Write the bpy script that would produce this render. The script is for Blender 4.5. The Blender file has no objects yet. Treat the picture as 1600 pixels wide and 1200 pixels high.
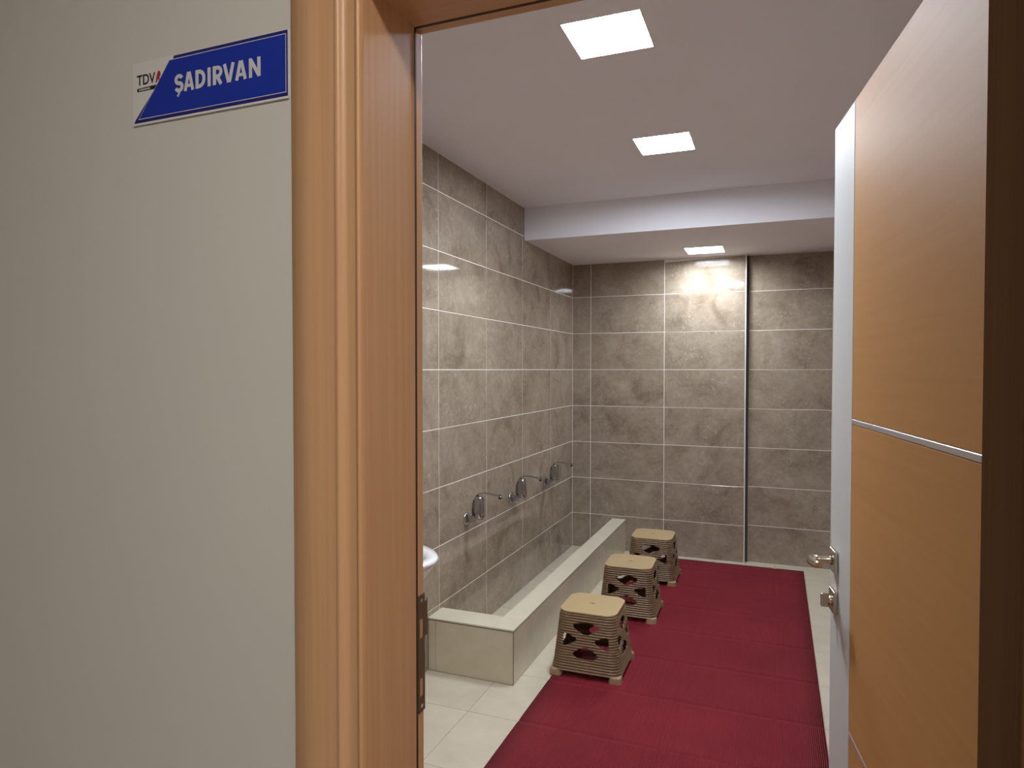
import bpy, bmesh, math, random
from mathutils import Vector, Matrix
random.seed(7)
S = bpy.context.scene
COL = S.collection
PI = math.pi

# ------------------------------------------------------------------ camera
CAM = Vector((1.5933, -5.4107, 1.4861))
F_PX = 1046.73
cam_d = bpy.data.cameras.new('camera')
cam_d.sensor_width = 36.0
cam_d.lens = F_PX * 36.0 / 1600.0
cam_d.clip_start = 0.02
cam = bpy.data.objects.new('camera', cam_d)
COL.objects.link(cam)
yaw, pitch = math.radians(21.5645), math.radians(-1.2415)
fwd = Vector((-math.sin(yaw) * math.cos(pitch), math.cos(yaw) * math.cos(pitch), math.sin(pitch)))
right = Vector((math.cos(yaw), math.sin(yaw), 0))
up = right.cross(fwd)
M = Matrix((right, up, -fwd)).transposed().to_4x4()
M.translation = CAM
cam.matrix_world = M
S.camera = cam

# ------------------------------------------------------------------ world, exposure, lamp strengths
w = bpy.data.worlds.new('world')
S.world = w
w.use_nodes = True
w.node_tree.nodes['Background'].inputs[0].default_value = (0.5, 0.52, 0.55, 1)
w.node_tree.nodes['Background'].inputs[1].default_value = 0.02
S.view_settings.view_transform = 'Standard'
S.view_settings.look = 'None'
S.view_settings.gamma = 1.0
S.view_settings.use_curve_mapping = False
S.view_settings.exposure = 0.0
ROOM_LAMP = 136.0
HALL_LAMP = 126.0


# ------------------------------------------------------------------ materials
def new_mat(name):
    m = bpy.data.materials.new(name)
    m.use_nodes = True
    nt = m.node_tree
    b = nt.nodes['Principled BSDF']
    return m, nt, b


def node(nt, kind, **kw):
    n = nt.nodes.new(kind)
    for k, v in kw.items():
        setattr(n, k, v)
    return n


def ramp(nt, fac, stops):
    r = node(nt, 'ShaderNodeValToRGB')
    e = r.color_ramp.elements
    while len(e) < len(stops):
        e.new(0.5)
    for i, (p, c) in enumerate(stops):
        e[i].position = p
        e[i].color = (*c, 1)
    nt.links.new(fac, r.inputs[0])
    return r


def plain(name, col, rough=0.5, metal=0.0, noise=0.0, scale=30, coat=0.0, bump=0.0, spec=0.5):
    m, nt, b = new_mat(name)
    b.inputs['Roughness'].default_value = rough
    b.inputs['Metallic'].default_value = metal
    b.inputs['Specular IOR Level'].default_value = spec
    b.inputs['Coat Weight'].default_value = coat
    b.inputs['Coat Roughness'].default_value = 0.1
    tc = node(nt, 'ShaderNodeTexCoord')
    n = node(nt, 'ShaderNodeTexNoise')
    n.inputs['Scale'].default_value = scale
    n.inputs['Detail'].default_value = 5
    nt.links.new(tc.outputs['Object'], n.inputs['Vector'])
    r = ramp(nt, n.outputs['Fac'], [(0.3, tuple(c * (1 - noise) for c in col)), (0.7, tuple(min(1, c * (1 + noise)) for c in col))])
    nt.links.new(r.outputs[0], b.inputs['Base Color'])
    if bump:
        bp = node(nt, 'ShaderNodeBump')
        bp.inputs['Strength'].default_value = bump
        bp.inputs['Distance'].default_value = 0.002
        nt.links.new(n.outputs['Fac'], bp.inputs['Height'])
        nt.links.new(bp.outputs[0], b.inputs['Normal'])
    return m


def wood(name, grain, dark, light, rough=0.45, coat=0.08, lines=1.0, seed=0.0, coat_rough=0.25, spec=0.4):
    m, nt, b = new_mat(name)
    tc = node(nt, 'ShaderNodeTexCoord')
    mp = node(nt, 'ShaderNodeMapping')
    s = [55.0, 55.0, 55.0]
    s['XYZ'.index(grain)] = 1.1
    mp.inputs['Scale'].default_value = s
    mp.inputs['Location'].default_value = (seed, seed * 1.7, seed * 0.6)
    nt.links.new(tc.outputs['Object'], mp.inputs['Vector'])
    n = node(nt, 'ShaderNodeTexNoise')
    n.inputs['Scale'].default_value = 1.6
    n.inputs['Detail'].default_value = 7
    n.inputs['Roughness'].default_value = 0.65
    nt.links.new(mp.outputs[0], n.inputs['Vector'])
    n2 = node(nt, 'ShaderNodeTexNoise')
    n2.inputs['Scale'].default_value = 0.16
    n2.inputs['Detail'].default_value = 3
    nt.links.new(mp.outputs[0], n2.inputs['Vector'])
    ad = node(nt, 'ShaderNodeMix')
    ad.inputs[0].default_value = 0.4
    nt.links.new(n.outputs['Fac'], ad.inputs[2])
    nt.links.new(n2.outputs['Fac'], ad.inputs[3])
    mid = tuple((a + c) / 2 for a, c in zip(dark, light))
    r = ramp(nt, ad.outputs[0], [(0.5 - 0.2 / lines, dark), (0.5, mid), (0.5 + 0.2 / lines, light)])
    nt.links.new(r.outputs[0], b.inputs['Base Color'])
    b.inputs['Roughness'].default_value = rough
    b.inputs['Coat Weight'].default_value = coat
    b.inputs['Specular IOR Level'].default_value = spec
    b.inputs['Coat Roughness'].default_value = coat_rough
    bp = node(nt, 'ShaderNodeBump')
    bp.inputs['Strength'].default_value = 0.05
    bp.inputs['Distance'].default_value = 0.001
    nt.links.new(n.outputs['Fac'], bp.inputs['Height'])
    nt.links.new(bp.outputs[0], b.inputs['Normal'])
    return m


def marble_tile(name):
    m, nt, b = new_mat(name)
    tc = node(nt, 'ShaderNodeTexCoord')
    oi = node(nt, 'ShaderNodeObjectInfo')
    sc = node(nt, 'ShaderNodeVectorMath', operation='SCALE')
    cmb = node(nt, 'ShaderNodeCombineXYZ')
    mu = node(nt, 'ShaderNodeMath', operation='MULTIPLY')
    mu.inputs[1].default_value = 37.0
    nt.links.new(oi.outputs['Random'], mu.inputs[0])
    for i in range(3):
        nt.links.new(mu.outputs[0], cmb.inputs[i])
    ad = node(nt, 'ShaderNodeVectorMath', operation='ADD')
    nt.links.new(tc.outputs['Object'], ad.inputs[0])
    nt.links.new(cmb.outputs[0], ad.inputs[1])
    v = ad.outputs[0]

    def noise(scale, detail, rough, dist=0.0):
        n = node(nt, 'ShaderNodeTexNoise')
        n.inputs['Scale'].default_value = scale
        n.inputs['Detail'].default_value = detail
        n.inputs['Roughness'].default_value = rough
        n.inputs['Distortion'].default_value = dist
        nt.links.new(v, n.inputs['Vector'])
        return n.outputs['Fac']
    big = noise(4.5, 6, 0.62, 0.6)
    fine = noise(26, 8, 0.7, 0.3)
    base = ramp(nt, big, [(0.30, (0.215, 0.163, 0.116)), (0.46, (0.307, 0.246, 0.182)), (0.60, (0.355, 0.289, 0.218)), (0.74, (0.42, 0.350, 0.272))])
    fr = ramp(nt, fine, [(0.33, (0.86, 0.86, 0.86)), (0.64, (1.07, 1.07, 1.07))])
    mx = node(nt, 'ShaderNodeMix', data_type='RGBA', blend_type='MULTIPLY')
    mx.inputs[0].default_value = 1.0
    nt.links.new(base.outputs[0], mx.inputs[6])
    nt.links.new(fr.outputs[0], mx.inputs[7])
    # pale broken veins and flecks
    vein_n = noise(3.2, 9, 0.66, 1.4)
    vr = ramp(nt, vein_n, [(0.470, (0, 0, 0)), (0.497, (1, 1, 1)), (0.530, (0, 0, 0))])
    fl = noise(48, 4, 0.75)
    flr = ramp(nt, fl, [(0.52, (0, 0, 0)), (0.70, (1, 1, 1))])
    zone = noise(6.0, 2, 0.5)
    zr = ramp(nt, zone, [(0.48, (0.05, 0.05, 0.05)), (0.68, (1, 1, 1))])
    m1 = node(nt, 'ShaderNodeMath', operation='MULTIPLY')
    nt.links.new(vr.outputs[0], m1.inputs[0])
    nt.links.new(flr.outputs[0], m1.inputs[1])
    m3 = node(nt, 'ShaderNodeMath', operation='MULTIPLY')
    nt.links.new(zr.outputs[0], m3.inputs[0])
    nt.links.new(flr.outputs[0], m3.inputs[1])
    m2 = node(nt, 'ShaderNodeMath', operation='MAXIMUM')
    nt.links.new(m1.outputs[0], m2.inputs[0])
    nt.links.new(m3.outputs[0], m2.inputs[1])
    m4 = node(nt, 'ShaderNodeMath', operation='MULTIPLY')
    m4.inputs[1].default_value = 0.5
    nt.links.new(m2.outputs[0], m4.inputs[0])
    mv = node(nt, 'ShaderNodeMix', data_type='RGBA')
    nt.links.new(m4.outputs[0], mv.inputs[0])
    nt.links.new(mx.outputs[2], mv.inputs[6])
    mv.inputs[7].default_value = (0.62, 0.55, 0.46, 1)
    nt.links.new(mv.outputs[2], b.inputs['Base Color'])
    b.inputs['Roughness'].default_value = 0.045
    b.inputs['Specular IOR Level'].default_value = 0.36
    bp = node(nt, 'ShaderNodeBump')
    bp.inputs['Strength'].default_value = 0.035
    bp.inputs['Distance'].default_value = 0.003
    nt.links.new(big, bp.inputs['Height'])
    nt.links.new(bp.outputs[0], b.inputs['Normal'])
    return m


def tile_wall_far(name):
    """tiled wall that this view only meets in reflections: joints and marbling in the material"""
    m, nt, b = new_mat(name)
    tc = node(nt, 'ShaderNodeTexCoord')
    n = node(nt, 'ShaderNodeTexNoise')
    n.inputs['Scale'].default_value = 4
    n.inputs['Detail'].default_value = 8
    nt.links.new(tc.outputs['Object'], n.inputs['Vector'])
    r = ramp(nt, n.outputs['Fac'], [(0.3, (0.26, 0.21, 0.165)), (0.7, (0.40, 0.34, 0.275))])
    nt.links.new(r.outputs[0], b.inputs['Base Color'])
    b.inputs['Roughness'].default_value = 0.15
    return m


def beige_tile(name, lo, hi, rough=0.25):
    m, nt, b = new_mat(name)
    tc = node(nt, 'ShaderNodeTexCoord')
    oi = node(nt, 'ShaderNodeObjectInfo')
    ad = node(nt, 'ShaderNodeVectorMath', operation='ADD')
    cmb = node(nt, 'ShaderNodeCombineXYZ')
    mu = node(nt, 'ShaderNodeMath', operation='MULTIPLY')
    mu.inputs[1].default_value = 23.0
    nt.links.new(oi.outputs['Random'], mu.inputs[0])
    nt.links.new(mu.outputs[0], cmb.inputs[0])
    nt.links.new(mu.outputs[0], cmb.inputs[1])
    nt.links.new(tc.outputs['Object'], ad.inputs[0])
    nt.links.new(cmb.outputs[0], ad.inputs[1])
    n = node(nt, 'ShaderNodeTexNoise')
    n.inputs['Scale'].default_value = 7
    n.inputs['Detail'].default_value = 8
    n.inputs['Roughness'].default_value = 0.6
    nt.links.new(ad.outputs[0], n.inputs['Vector'])
    r = ramp(nt, n.outputs['Fac'], [(0.3, lo), (0.7, hi)])
    nt.links.new(r.outputs[0], b.inputs['Base Color'])
    b.inputs['Roughness'].default_value = rough
    return m


def mat_rubber(name):
    m, nt, b = new_mat(name)
    tc = node(nt, 'ShaderNodeTexCoord')
    n = node(nt, 'ShaderNodeTexNoise')
    n.inputs['Scale'].default_value = 2.5
    n.inputs['Detail'].default_value = 4
    nt.links.new(tc.outputs['Object'], n.inputs['Vector'])
    r = ramp(nt, n.outputs['Fac'], [(0.3, (0.170, 0.011, 0.019)), (0.7, (0.205, 0.015, 0.024))])
    nt.links.new(r.outputs[0], b.inputs['Base Color'])
    b.inputs['Roughness'].default_value = 0.62
    b.inputs['Specular IOR Level'].default_value = 0.2
    # fine moulded ribs, 7 mm apart, running the length of the mat, worn flat here and there
    wv = node(nt, 'ShaderNodeTexWave', wave_type='BANDS', bands_direction='X', wave_profile='SIN')
    wv.inputs['Scale'].default_value = 2 * PI / 20.0 / 0.0075
    wv.inputs['Distortion'].default_value = 0.0
    nt.links.new(tc.outputs['Object'], wv.inputs['Vector'])
    bp = node(nt, 'ShaderNodeBump')
    bp.inputs['Strength'].default_value = 1.0
    bp.inputs['Distance'].default_value = 0.0022
    nt.links.new(wv.outputs['Fac'], bp.inputs['Height'])
    nt.links.new(bp.outputs[0], b.inputs['Normal'])
    return m


def emit(name, col, strength):
    m, nt, b = new_mat(name)
    b.inputs['Base Color'].default_value = (0.9, 0.9, 0.9, 1)
    b.inputs['Emission Color'].default_value = (*col, 1)
    b.inputs['Emission Strength'].default_value = strength
    return m


M_TILE = marble_tile('brown_marble_tile')
M_TILE_FAR = tile_wall_far('brown_tile_wall')
M_GROUT = plain('pale_grout', (0.92, 0.87, 0.78), 0.8, noise=0.04)
M_FLOOR = beige_tile('beige_floor_tile', (0.50, 0.44, 0.335), (0.58, 0.52, 0.41), 0.28)
M_FGROUT = plain('beige_grout', (0.36, 0.32, 0.25), 0.8, noise=0.05)
M_CURB = beige_tile('cream_curb_tile', (0.53, 0.47, 0.35), (0.61, 0.55, 0.42), 0.22)
M_COPING = beige_tile('cream_coping', (0.56, 0.505, 0.39), (0.62, 0.565, 0.44), 0.35)
M_SHADOWGAP = plain('dark_joint', (0.05, 0.045, 0.04), 0.8)
M_DARKSTRIP = plain('dark_brown_strip', (0.075, 0.06, 0.052), 0.8)
M_TRIM = plain('white_trim', (0.72, 0.71, 0.69), 0.35)
M_CEIL = plain('ceiling_paint', (0.91, 0.905, 0.965), 0.75, noise=0.012, scale=3)
M_HALL = plain('hall_wall_paint', (0.60, 0.57, 0.52), 0.6, noise=0.02, scale=1.5)
M_HALLF = plain('hall_floor', (0.40, 0.36, 0.31), 0.3, noise=0.05)
WD, WL = (0.50, 0.268, 0.130), (0.62, 0.362, 0.190)
M_WOODZ = wood('oak_veneer_upright', 'Z', WD, WL)
M_WOODX = wood('oak_veneer_level', 'X', WD, WL, seed=3)
M_WOODR = wood('dark_brown_jamb', 'Z', (0.088, 0.044, 0.019), (0.125, 0.064, 0.029), rough=0.5, coat=0.0, spec=0.0, seed=5)  # right jamb and casing: much darker brown than the oak parts
M_LEAF = wood('oak_door_veneer', 'X', (0.49, 0.245, 0.083), (0.57, 0.295, 0.105), rough=0.55, coat=0.0, lines=0.8, seed=9, spec=0.2)
M_LEAFW = plain('white_door_lacquer', (0.62, 0.615, 0.60), 0.5, noise=0.01, spec=0.12)
M_ALU = plain('brushed_aluminium', (0.72, 0.72, 0.73), 0.32, metal=0.75, noise=0.03)
M_NICKEL = plain('satin_nickel', (0.62, 0.56, 0.49), 0.22, metal=1.0)
M_CHROME = plain('chrome', (0.50, 0.50, 0.54), 0.10, metal=1.0)
M_BLACK = plain('black_plastic', (0.015, 0.015, 0.016), 0.4)
M_GASKET = plain('brown_gasket', (0.045, 0.022, 0.012), 0.6)
M_BRONZE = plain('bronze_strike', (0.16, 0.098, 0.062), 0.4, metal=0.55)
M_PORC = plain('white_porcelain', (0.80, 0.81, 0.82), 0.12, coat=0.5)
M_MAT = mat_rubber('red_rubber_mat')
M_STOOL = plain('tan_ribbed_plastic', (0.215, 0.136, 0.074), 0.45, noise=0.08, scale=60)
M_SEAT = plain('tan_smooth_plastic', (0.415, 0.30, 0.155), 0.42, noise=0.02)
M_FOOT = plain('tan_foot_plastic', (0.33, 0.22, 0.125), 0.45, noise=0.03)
M_LED = emit('led_diffuser', (0.88, 0.95, 1.04), ROOM_LAMP)
M_LEDB = emit('led_diffuser_dim', (0.88, 0.95, 1.04), ROOM_LAMP * 0.72)
M_LEDH = emit('hall_led_diffuser', (1.0, 0.96, 0.90), HALL_LAMP)
M_LHOUSE = plain('lamp_housing', (0.45, 0.45, 0.46), 0.5)
M_SWHITE = plain('sign_white', (0.66, 0.64, 0.62), 0.45, noise=0.01)
M_SBLUE = plain('sign_blue', (0.008, 0.030, 0.33), 0.4, noise=0.02)
M_SNAVY = plain('sign_navy', (0.018, 0.012, 0.16), 0.4)
M_SLET = plain('sign_letter_white', (0.60, 0.58, 0.58), 0.45)
M_SRED = plain('sign_red', (0.42, 0.02, 0.025), 0.45)
M_SBLK = plain('sign_black', (0.012, 0.011, 0.012), 0.45)


# ------------------------------------------------------------------ geometry helpers
class MB:
    def __init__(s):
        s.v, s.f, s.sm, s.mi = [], [], [], []

    def add(s, verts, faces, smooth=False, mi=0):
        o = len(s.v)
        s.v += [tuple(p) for p in verts]
        for f in faces:
            s.f.append(tuple(i + o for i in f))
            s.sm.append(smooth)
            s.mi.append(mi)
        return s

    def box(s, x0, x1, y0, y1, z0, z1, mi=0, skip=()):
        v = [(x, y, z) for z in (z0, z1) for y in (y0, y1) for x in (x0, x1)]
        fs = {'-z': (0, 2, 3, 1), '+z': (4, 5, 7, 6), '-y': (0, 1, 5, 4), '+y': (2, 6, 7, 3), '-x': (0, 4, 6, 2), '+x': (1, 3, 7, 5)}
        return s.add(v, [f for k, f in fs.items() if k not in skip], False, mi)

    def bevbox(s, x0, x1, y0, y1, z0, z1, b, seg=2):
        bm = bmesh.new()
        bmesh.ops.create_cube(bm, size=1)
        for v in bm.verts:
            v.co = Vector(((x0 + x1) / 2 + v.co.x * (x1 - x0), (y0 + y1) / 2 + v.co.y * (y1 - y0), (z0 + z1) / 2 + v.co.z * (z1 - z0)))
        bmesh.ops.bevel(bm, geom=list(bm.edges), offset=b, segments=seg, profile=0.5, affect='EDGES')
        return s.bm(bm)

    def bm(s, bm, smooth=False):
        bm.verts.ensure_lookup_table()
        bm.verts.index_update()
        s.add([v.co[:] for v in bm.verts], [[v.index for v in f.verts] for f in bm.faces], smooth)
        bm.free()
        return s

    def tube(s, pts, radii, n=20, cap=True, smooth=True):
        """round tube through points"""
        pts = [Vector(p) for p in pts]
        if not hasattr(radii, '__len__'):
            radii = [radii] * len(pts)
        prev = None
        V, Fc = [], []
        for i, p in enumerate(pts):
            t = (pts[min(i + 1, len(pts) - 1)] - pts[max(i - 1, 0)]).normalized()
            if prev is None:
                a = t.orthogonal().normalized()
            else:
                a = (prev - t * prev.dot(t))
                a = a.normalized() if a.length > 1e-6 else t.orthogonal().normalized()
            prev = a
            b = t.cross(a)
            for k in range(n):
                q = 2 * PI * k / n
                V.append(p + (a * math.cos(q) + b * math.sin(q)) * radii[i])
        for i in range(len(pts) - 1):
            for k in range(n):
                Fc.append((i * n + k, i * n + (k + 1) % n, (i + 1) * n + (k + 1) % n, (i + 1) * n + k))
        s.add(V, Fc, smooth)
        if cap:
            s.add(V[:n], [tuple(reversed(range(n)))])
            s.add(V[-n:], [tuple(range(n))])
        return s

    def lathe(s, origin, axis, prof, n=32):
        """profile of (distance along axis, radius)"""
        axis = Vector(axis).normalized()
        a = axis.orthogonal().normalized()
        b = axis.cross(a)
        o = Vector(origin)
        V, Fc = [], []
        for (h, r) in prof:
            for k in range(n):
                q = 2 * PI * k / n
                V.append(o + axis * h + (a * math.cos(q) + b * math.sin(q)) * r)
        for i in range(len(prof) - 1):
            for k in range(n):
                Fc.append((i * n + k, i * n + (k + 1) % n, (i + 1) * n + (k + 1) % n, (i + 1) * n + k))
        s.add(V, Fc, True)
        s.add(V[:n], [tuple(reversed(range(n)))])
        s.add(V[-n:], [tuple(range(n))])
        return s

    def prism(s, poly, place, d0, d1):
        """2-D polygon extruded; place(u, v, d) gives the point"""
        n = len(poly)
        V = [place(u, v, d0) for u, v in poly] + [place(u, v, d1) for u, v in poly]
        Fc = [tuple(reversed(range(n))), tuple(range(n, 2 * n))]
        Fc += [(i, (i + 1) % n, n + (i + 1) % n, n + i) for i in range(n)]
        return s.add(V, Fc)

    def mesh(s, name, mats):
        me = bpy.data.meshes.new(name)
        me.from_pydata(s.v, [], s.f)
        for m in (mats if isinstance(mats, (list, tuple)) else [mats]):
            me.materials.append(m)
        me.polygons.foreach_set('use_smooth', s.sm)
        me.polygons.foreach_set('material_index', s.mi)
        me.update()
        bm = bmesh.new()
        bm.from_mesh(me)
        bmesh.ops.remove_doubles(bm, verts=bm.verts, dist=1e-6)
        bmesh.ops.recalc_face_normals(bm, faces=bm.faces)
        bm.to_mesh(me)
        bm.free()
        return me

    def build(s, name, mats, parent=None):
        return link(name, s.mesh(name, mats), parent)


def link(name, data, parent=None, loc=None):
    o = bpy.data.objects.new(name, data)
    COL.objects.link(o)
    if parent:
        o.parent = parent
    if loc:
        o.location = loc
    return o


def tag(o, label=None, cat=None, group=None, kind=None):
    if label:
        o['label'] = label
    if cat:
        o['category'] = cat
    if group:
        o['group'] = group
    if kind:
        o['kind'] = kind
    return o


def empty(name, loc=(0, 0, 0), rz=0.0):
    o = link(name, None, None, loc)
    o.rotation_euler = (0, 0, rz)
    o.empty_display_size = 0.1
    return o


def copy_tree(o, parent=None):
    c = o.copy()
    COL.objects.link(c)
    if parent:
        c.parent = parent
    for ch in list(o.children):
        copy_tree(ch, c)
    return c


# ------------------------------------------------------------------ dimensions
ROW = 0.3                                        # wall tile course
Z_ROWS = [0.0, 0.285] + [0.285 + ROW * i for i in range(1, 8)]   # .285 ... 2.385
Z_CEIL, Z_BEAM, Y_BEAM = 2.577, 2.358, -1.15
XR = 2.16                                        # right wall of the washroom
YF = -4.42                                       # washroom side of the front wall
YH = -4.57                                       # hall side of the front wall
JL, JR, HEAD = 1.033, 1.8285, 2.050               # door opening
X_STEP, STEP = 1.373, 0.05                       # end of the proud part of the back wall
J = 0.0042                                       # wall joint

# ------------------------------------------------------------------ setting: tiled walls
_tiles = {}


def tile_mesh(wd, ht, th, ch, mat, nm):
    k = (round(wd, 4), round(ht, 4), th, mat.name)
    if k in _tiles:
        return _tiles[k]
    a, b = wd / 2, ht / 2
    V = [(-a, -b, -th), (a, -b, -th), (a, b, -th), (-a, b, -th),
         (-a, -b, -ch), (a, -b, -ch), (a, b, -ch), (-a, b, -ch),
         (-a + ch, -b + ch, 0), (a - ch, -b + ch, 0), (a - ch, b - ch, 0), (-a + ch, b - ch, 0)]
    Fc = [(8, 9, 10, 11)]
    for i in range(4):
        j = (i + 1) % 4
        Fc += [(i, j, 4 + j, 4 + i), (4 + i, 4 + j, 8 + j, 8 + i)]
    Fc += [(3, 2, 1, 0)]
    me = MB().add(V, Fc).mesh(nm, mat)
    _tiles[k] = me
    return me


def lay(parent, name, u0, u1, v0, v1, frame, mat, joint=J, th=0.006, ch=0.0008, tilt=0.0011, proud=0.0003, lean=0.0):
    """one tile between u0..u1, v0..v1; frame(u, v) -> (point, U, V, N)"""
    p, U, V, N = frame((u0 + u1) / 2, (v0 + v1) / 2)
    me = tile_mesh(u1 - u0 - joint, v1 - v0 - joint, th, ch, mat, name)
    o = bpy.data.objects.new(name, me)
    COL.objects.link(o)
    o.parent = parent
    R = Matrix((U, V, N)).transposed().to_4x4()
    R = R @ Matrix.Rotation(random.gauss(0, tilt) + lean, 4, 'X') @ Matrix.Rotation(random.gauss(0, tilt * 0.5), 4, 'Y')
    R.translation = Vector(p) + Vector(N) * random.uniform(-proud, proud)
    o.matrix_local = R
    return o


X, Y, Z = Vector((1, 0, 0)), Vector((0, 1, 0)), Vector((0, 0, 1))

wall_left = tag(MB().box(-0.12, -0.0012, YH, 0.15, -0.05, Z_CEIL + 0.1).build('wall_left', M_GROUT), kind='structure')
fr_left = lambda u, v: ((0, u, v), -Y, Z, X)
yj = [0.0] + [-0.581 - 0.602 * i for i in range(7)] + [YF]
for a, b in zip(yj[1:], yj[:-1]):
    for z0, z1 in zip(Z_ROWS, Z_ROWS[1:] + [Z_CEIL]):
        if z0 < 2.38:
            lay(wall_left, 'tile', a, b, z0, z1, fr_left, M_TILE)
        elif a < Y_BEAM:                         # cut course under the higher ceiling only
            lay(wall_left, 'tile', a, min(b, Y_BEAM), z0, z1, fr_left, M_TILE)

wall_back = tag(MB().box(-0.12, X_STEP - 0.007, 0.0012, 0.2, -0.05, Z_CEIL + 0.1)
                .box(X_STEP - 0.007, XR + 0.1, STEP + 0.0012, 0.2, -0.05, Z_CEIL + 0.1).build('wall_back', M_GROUT), kind='structure')
fr_back = lambda u, v: ((u, 0, v), X, Z, -Y)
fr_back2 = lambda u, v: ((u, STEP, v), X, Z, -Y)
top = Z_ROWS[:-1] + [Z_BEAM]
for z0, z1 in zip(top[:-1], top[1:]):
    for a, b in ((0.0, 0.157), (0.157, 0.759), (0.759, X_STEP - 0.006)):
        lay(wall_back, 'tile', a, b, z0, z1, fr_back, M_TILE, tilt=0.0007, lean=-0.007 if z1 == Z_BEAM else 0.0)
    for a, b in ((X_STEP + 0.020, 1.975), (1.975, XR)):
        lay(wall_back, 'tile', a, b, z0, z1, fr_back2, M_TILE, tilt=0.0007)
MB().box(X_STEP + 0.0005, X_STEP + 0.021, STEP - 0.0005, STEP + 0.01, 0.0, Z_BEAM).build('corner_strip', M_DARKSTRIP, wall_back)  # dark brown strip down the recessed side of the step
MB().bevbox(X_STEP - 0.0065, X_STEP + 0.0015, -0.0015, STEP, 0.0, Z_BEAM, 0.0012).build('edge_profile', M_TRIM, wall_back)

wall_right = tag(MB().box(XR, XR + 0.12, YH, 0.15, -0.05, Z_CEIL + 0.1).build('wall_right', M_TILE_FAR), kind='structure')

# front wall with the door opening; hall side painted, washroom side tiled
fw = MB()
HX0, HX1, HZ = -2.2, 4.2, 2.95
OJL, OJR, OH = JL - 0.03, JR + 0.075, HEAD + 0.03


def front_piece(x0, x1, z0, z1):
    fw.box(x0, x1, YH, YF, z0, z1, 0, skip=('+y',))
    fw.add([(x0, YF, z0), (x1, YF, z0), (x1, YF, z1), (x0, YF, z1)], [(0, 1, 2, 3)], False, 1)


front_piece(HX0, OJL, -0.05, HZ)
front_piece(OJR, HX1, -0.05, HZ)
front_piece(OJL, OJR, OH, HZ)
tag(fw.build('wall_front', [M_HALL, M_TILE_FAR]), kind='structure')

# ------------------------------------------------------------------ floor and ceiling
floor = tag(MB().box(-0.1, XR + 0.1, YH + 0.02, 0.15, -0.08, -0.0012).build('floor', M_FGROUT), kind='structure')
fx = [0.0] + [0.355 - 0.412 + 0.412 * i for i in range(1, 6)] + [XR]
fy = [STEP] + [-2.80 + 0.41 * i for i in range(6, -5, -1)] + [YF - 0.02]
fr_floor = lambda u, v: ((u, v, 0), X, Y, Z)
for a, b in zip(fx[:-1], fx[1:]):
    for c, d in zip(fy[1:], fy[:-1]):
        if d == STEP and b < X_STEP:
            d = 0.0
        lay(floor, 'tile', a, b, c, d, fr_floor, M_FLOOR, joint=0.003, tilt=0.0004, proud=0.0001)

LAMPS = [(1.072, -3.232, Z_CEIL, 0.129), (1.079, -2.096, Z_CEIL, 0.132), (1.096, -0.312, Z_BEAM, 0.134)]


def slab_with_recesses(x0, x1, ya, yb, z0, z1, holes):
    """slab split round square lamp openings"""
    mb = MB()
    ys = sorted([ya, yb] + [v for (hx_, hy_, hh_) in holes for v in (hy_ - hh_, hy_ + hh_)])
    for c, d in zip(ys[:-1], ys[1:]):
        hit_ = [q for q in holes if q[1] - q[2] < (c + d) / 2 < q[1] + q[2]]
        if hit_:
            q = hit_[0]
            mb.box(x0, q[0] - q[2], c, d, z0, z1).box(q[0] + q[2], x1, c, d, z0, z1)
        else:
            mb.box(x0, x1, c, d, z0, z1)
    return mb


tag(slab_with_recesses(-0.1, XR + 0.1, YH + 0.02, 0.15, Z_CEIL, Z_CEIL + 0.1, [(x, y, h_) for x, y, z, h_ in LAMPS[:2]]).build('ceiling', M_CEIL), kind='structure')
tag(slab_with_recesses(-0.02, XR + 0.02, Y_BEAM, 0.12, Z_BEAM, Z_CEIL + 0.02, [(x, y, h_) for x, y, z, h_ in LAMPS[2:]]).build('ceiling_beam', M_CEIL), kind='structure')

# ------------------------------------------------------------------ hall behind the camera (closes the space, carries its ceiling lamp)
HY0 = -9.2
hall = MB()
hall.box(HX0, HX1, HY0, YH, -0.1, 0.0, 1)
hall.box(HX0, HX1, HY0, YH, HZ + 0.06, HZ + 0.16, 0)
slab = slab_with_recesses(HX0, HX1, HY0, YH, HZ, HZ + 0.06, [(2.05, -6.05, 0.20)])
hall.add(slab.v, slab.f)
hall.box(HX0 - 0.1, HX0, HY0, YH, 0, HZ, 0)
hall.box(HX1, HX1 + 0.1, HY0, YH, 0, HZ, 0)
hall.box(HX0, HX1, HY0 - 0.1, HY0, 0, HZ, 0)
tag(hall.build('wall_hall', [M_HALL, M_HALLF]), kind='structure')


def ceiling_light(x, y, z, half, label, mat_led, group, deep=0.010):  # recess is added: its depth trims the light at low angles
    """luminaire let into the ceiling: open-bottomed tray with the diffuser at its top"""
    t = empty('ceiling_light', (x, y, z))
    tag(t, label, 'light', group)
    h_, q = half - 0.0005, half - 0.004
    tray = MB()
    tray.box(-h_, -q, -h_, h_, 0.0, deep + 0.008).box(q, h_, -h_, h_, 0.0, deep + 0.008)
    tray.box(-q, q, -h_, -q, 0.0, deep + 0.008).box(-q, q, q, h_, 0.0, deep + 0.008)
    tray.box(-q, q, -q, q, deep + 0.004, deep + 0.008)
    tray.build('housing', M_LHOUSE, t)
    MB().box(-q, q, -q, q, deep, deep + 0.003).build('diffuser', mat_led, t)
    return t


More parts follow.
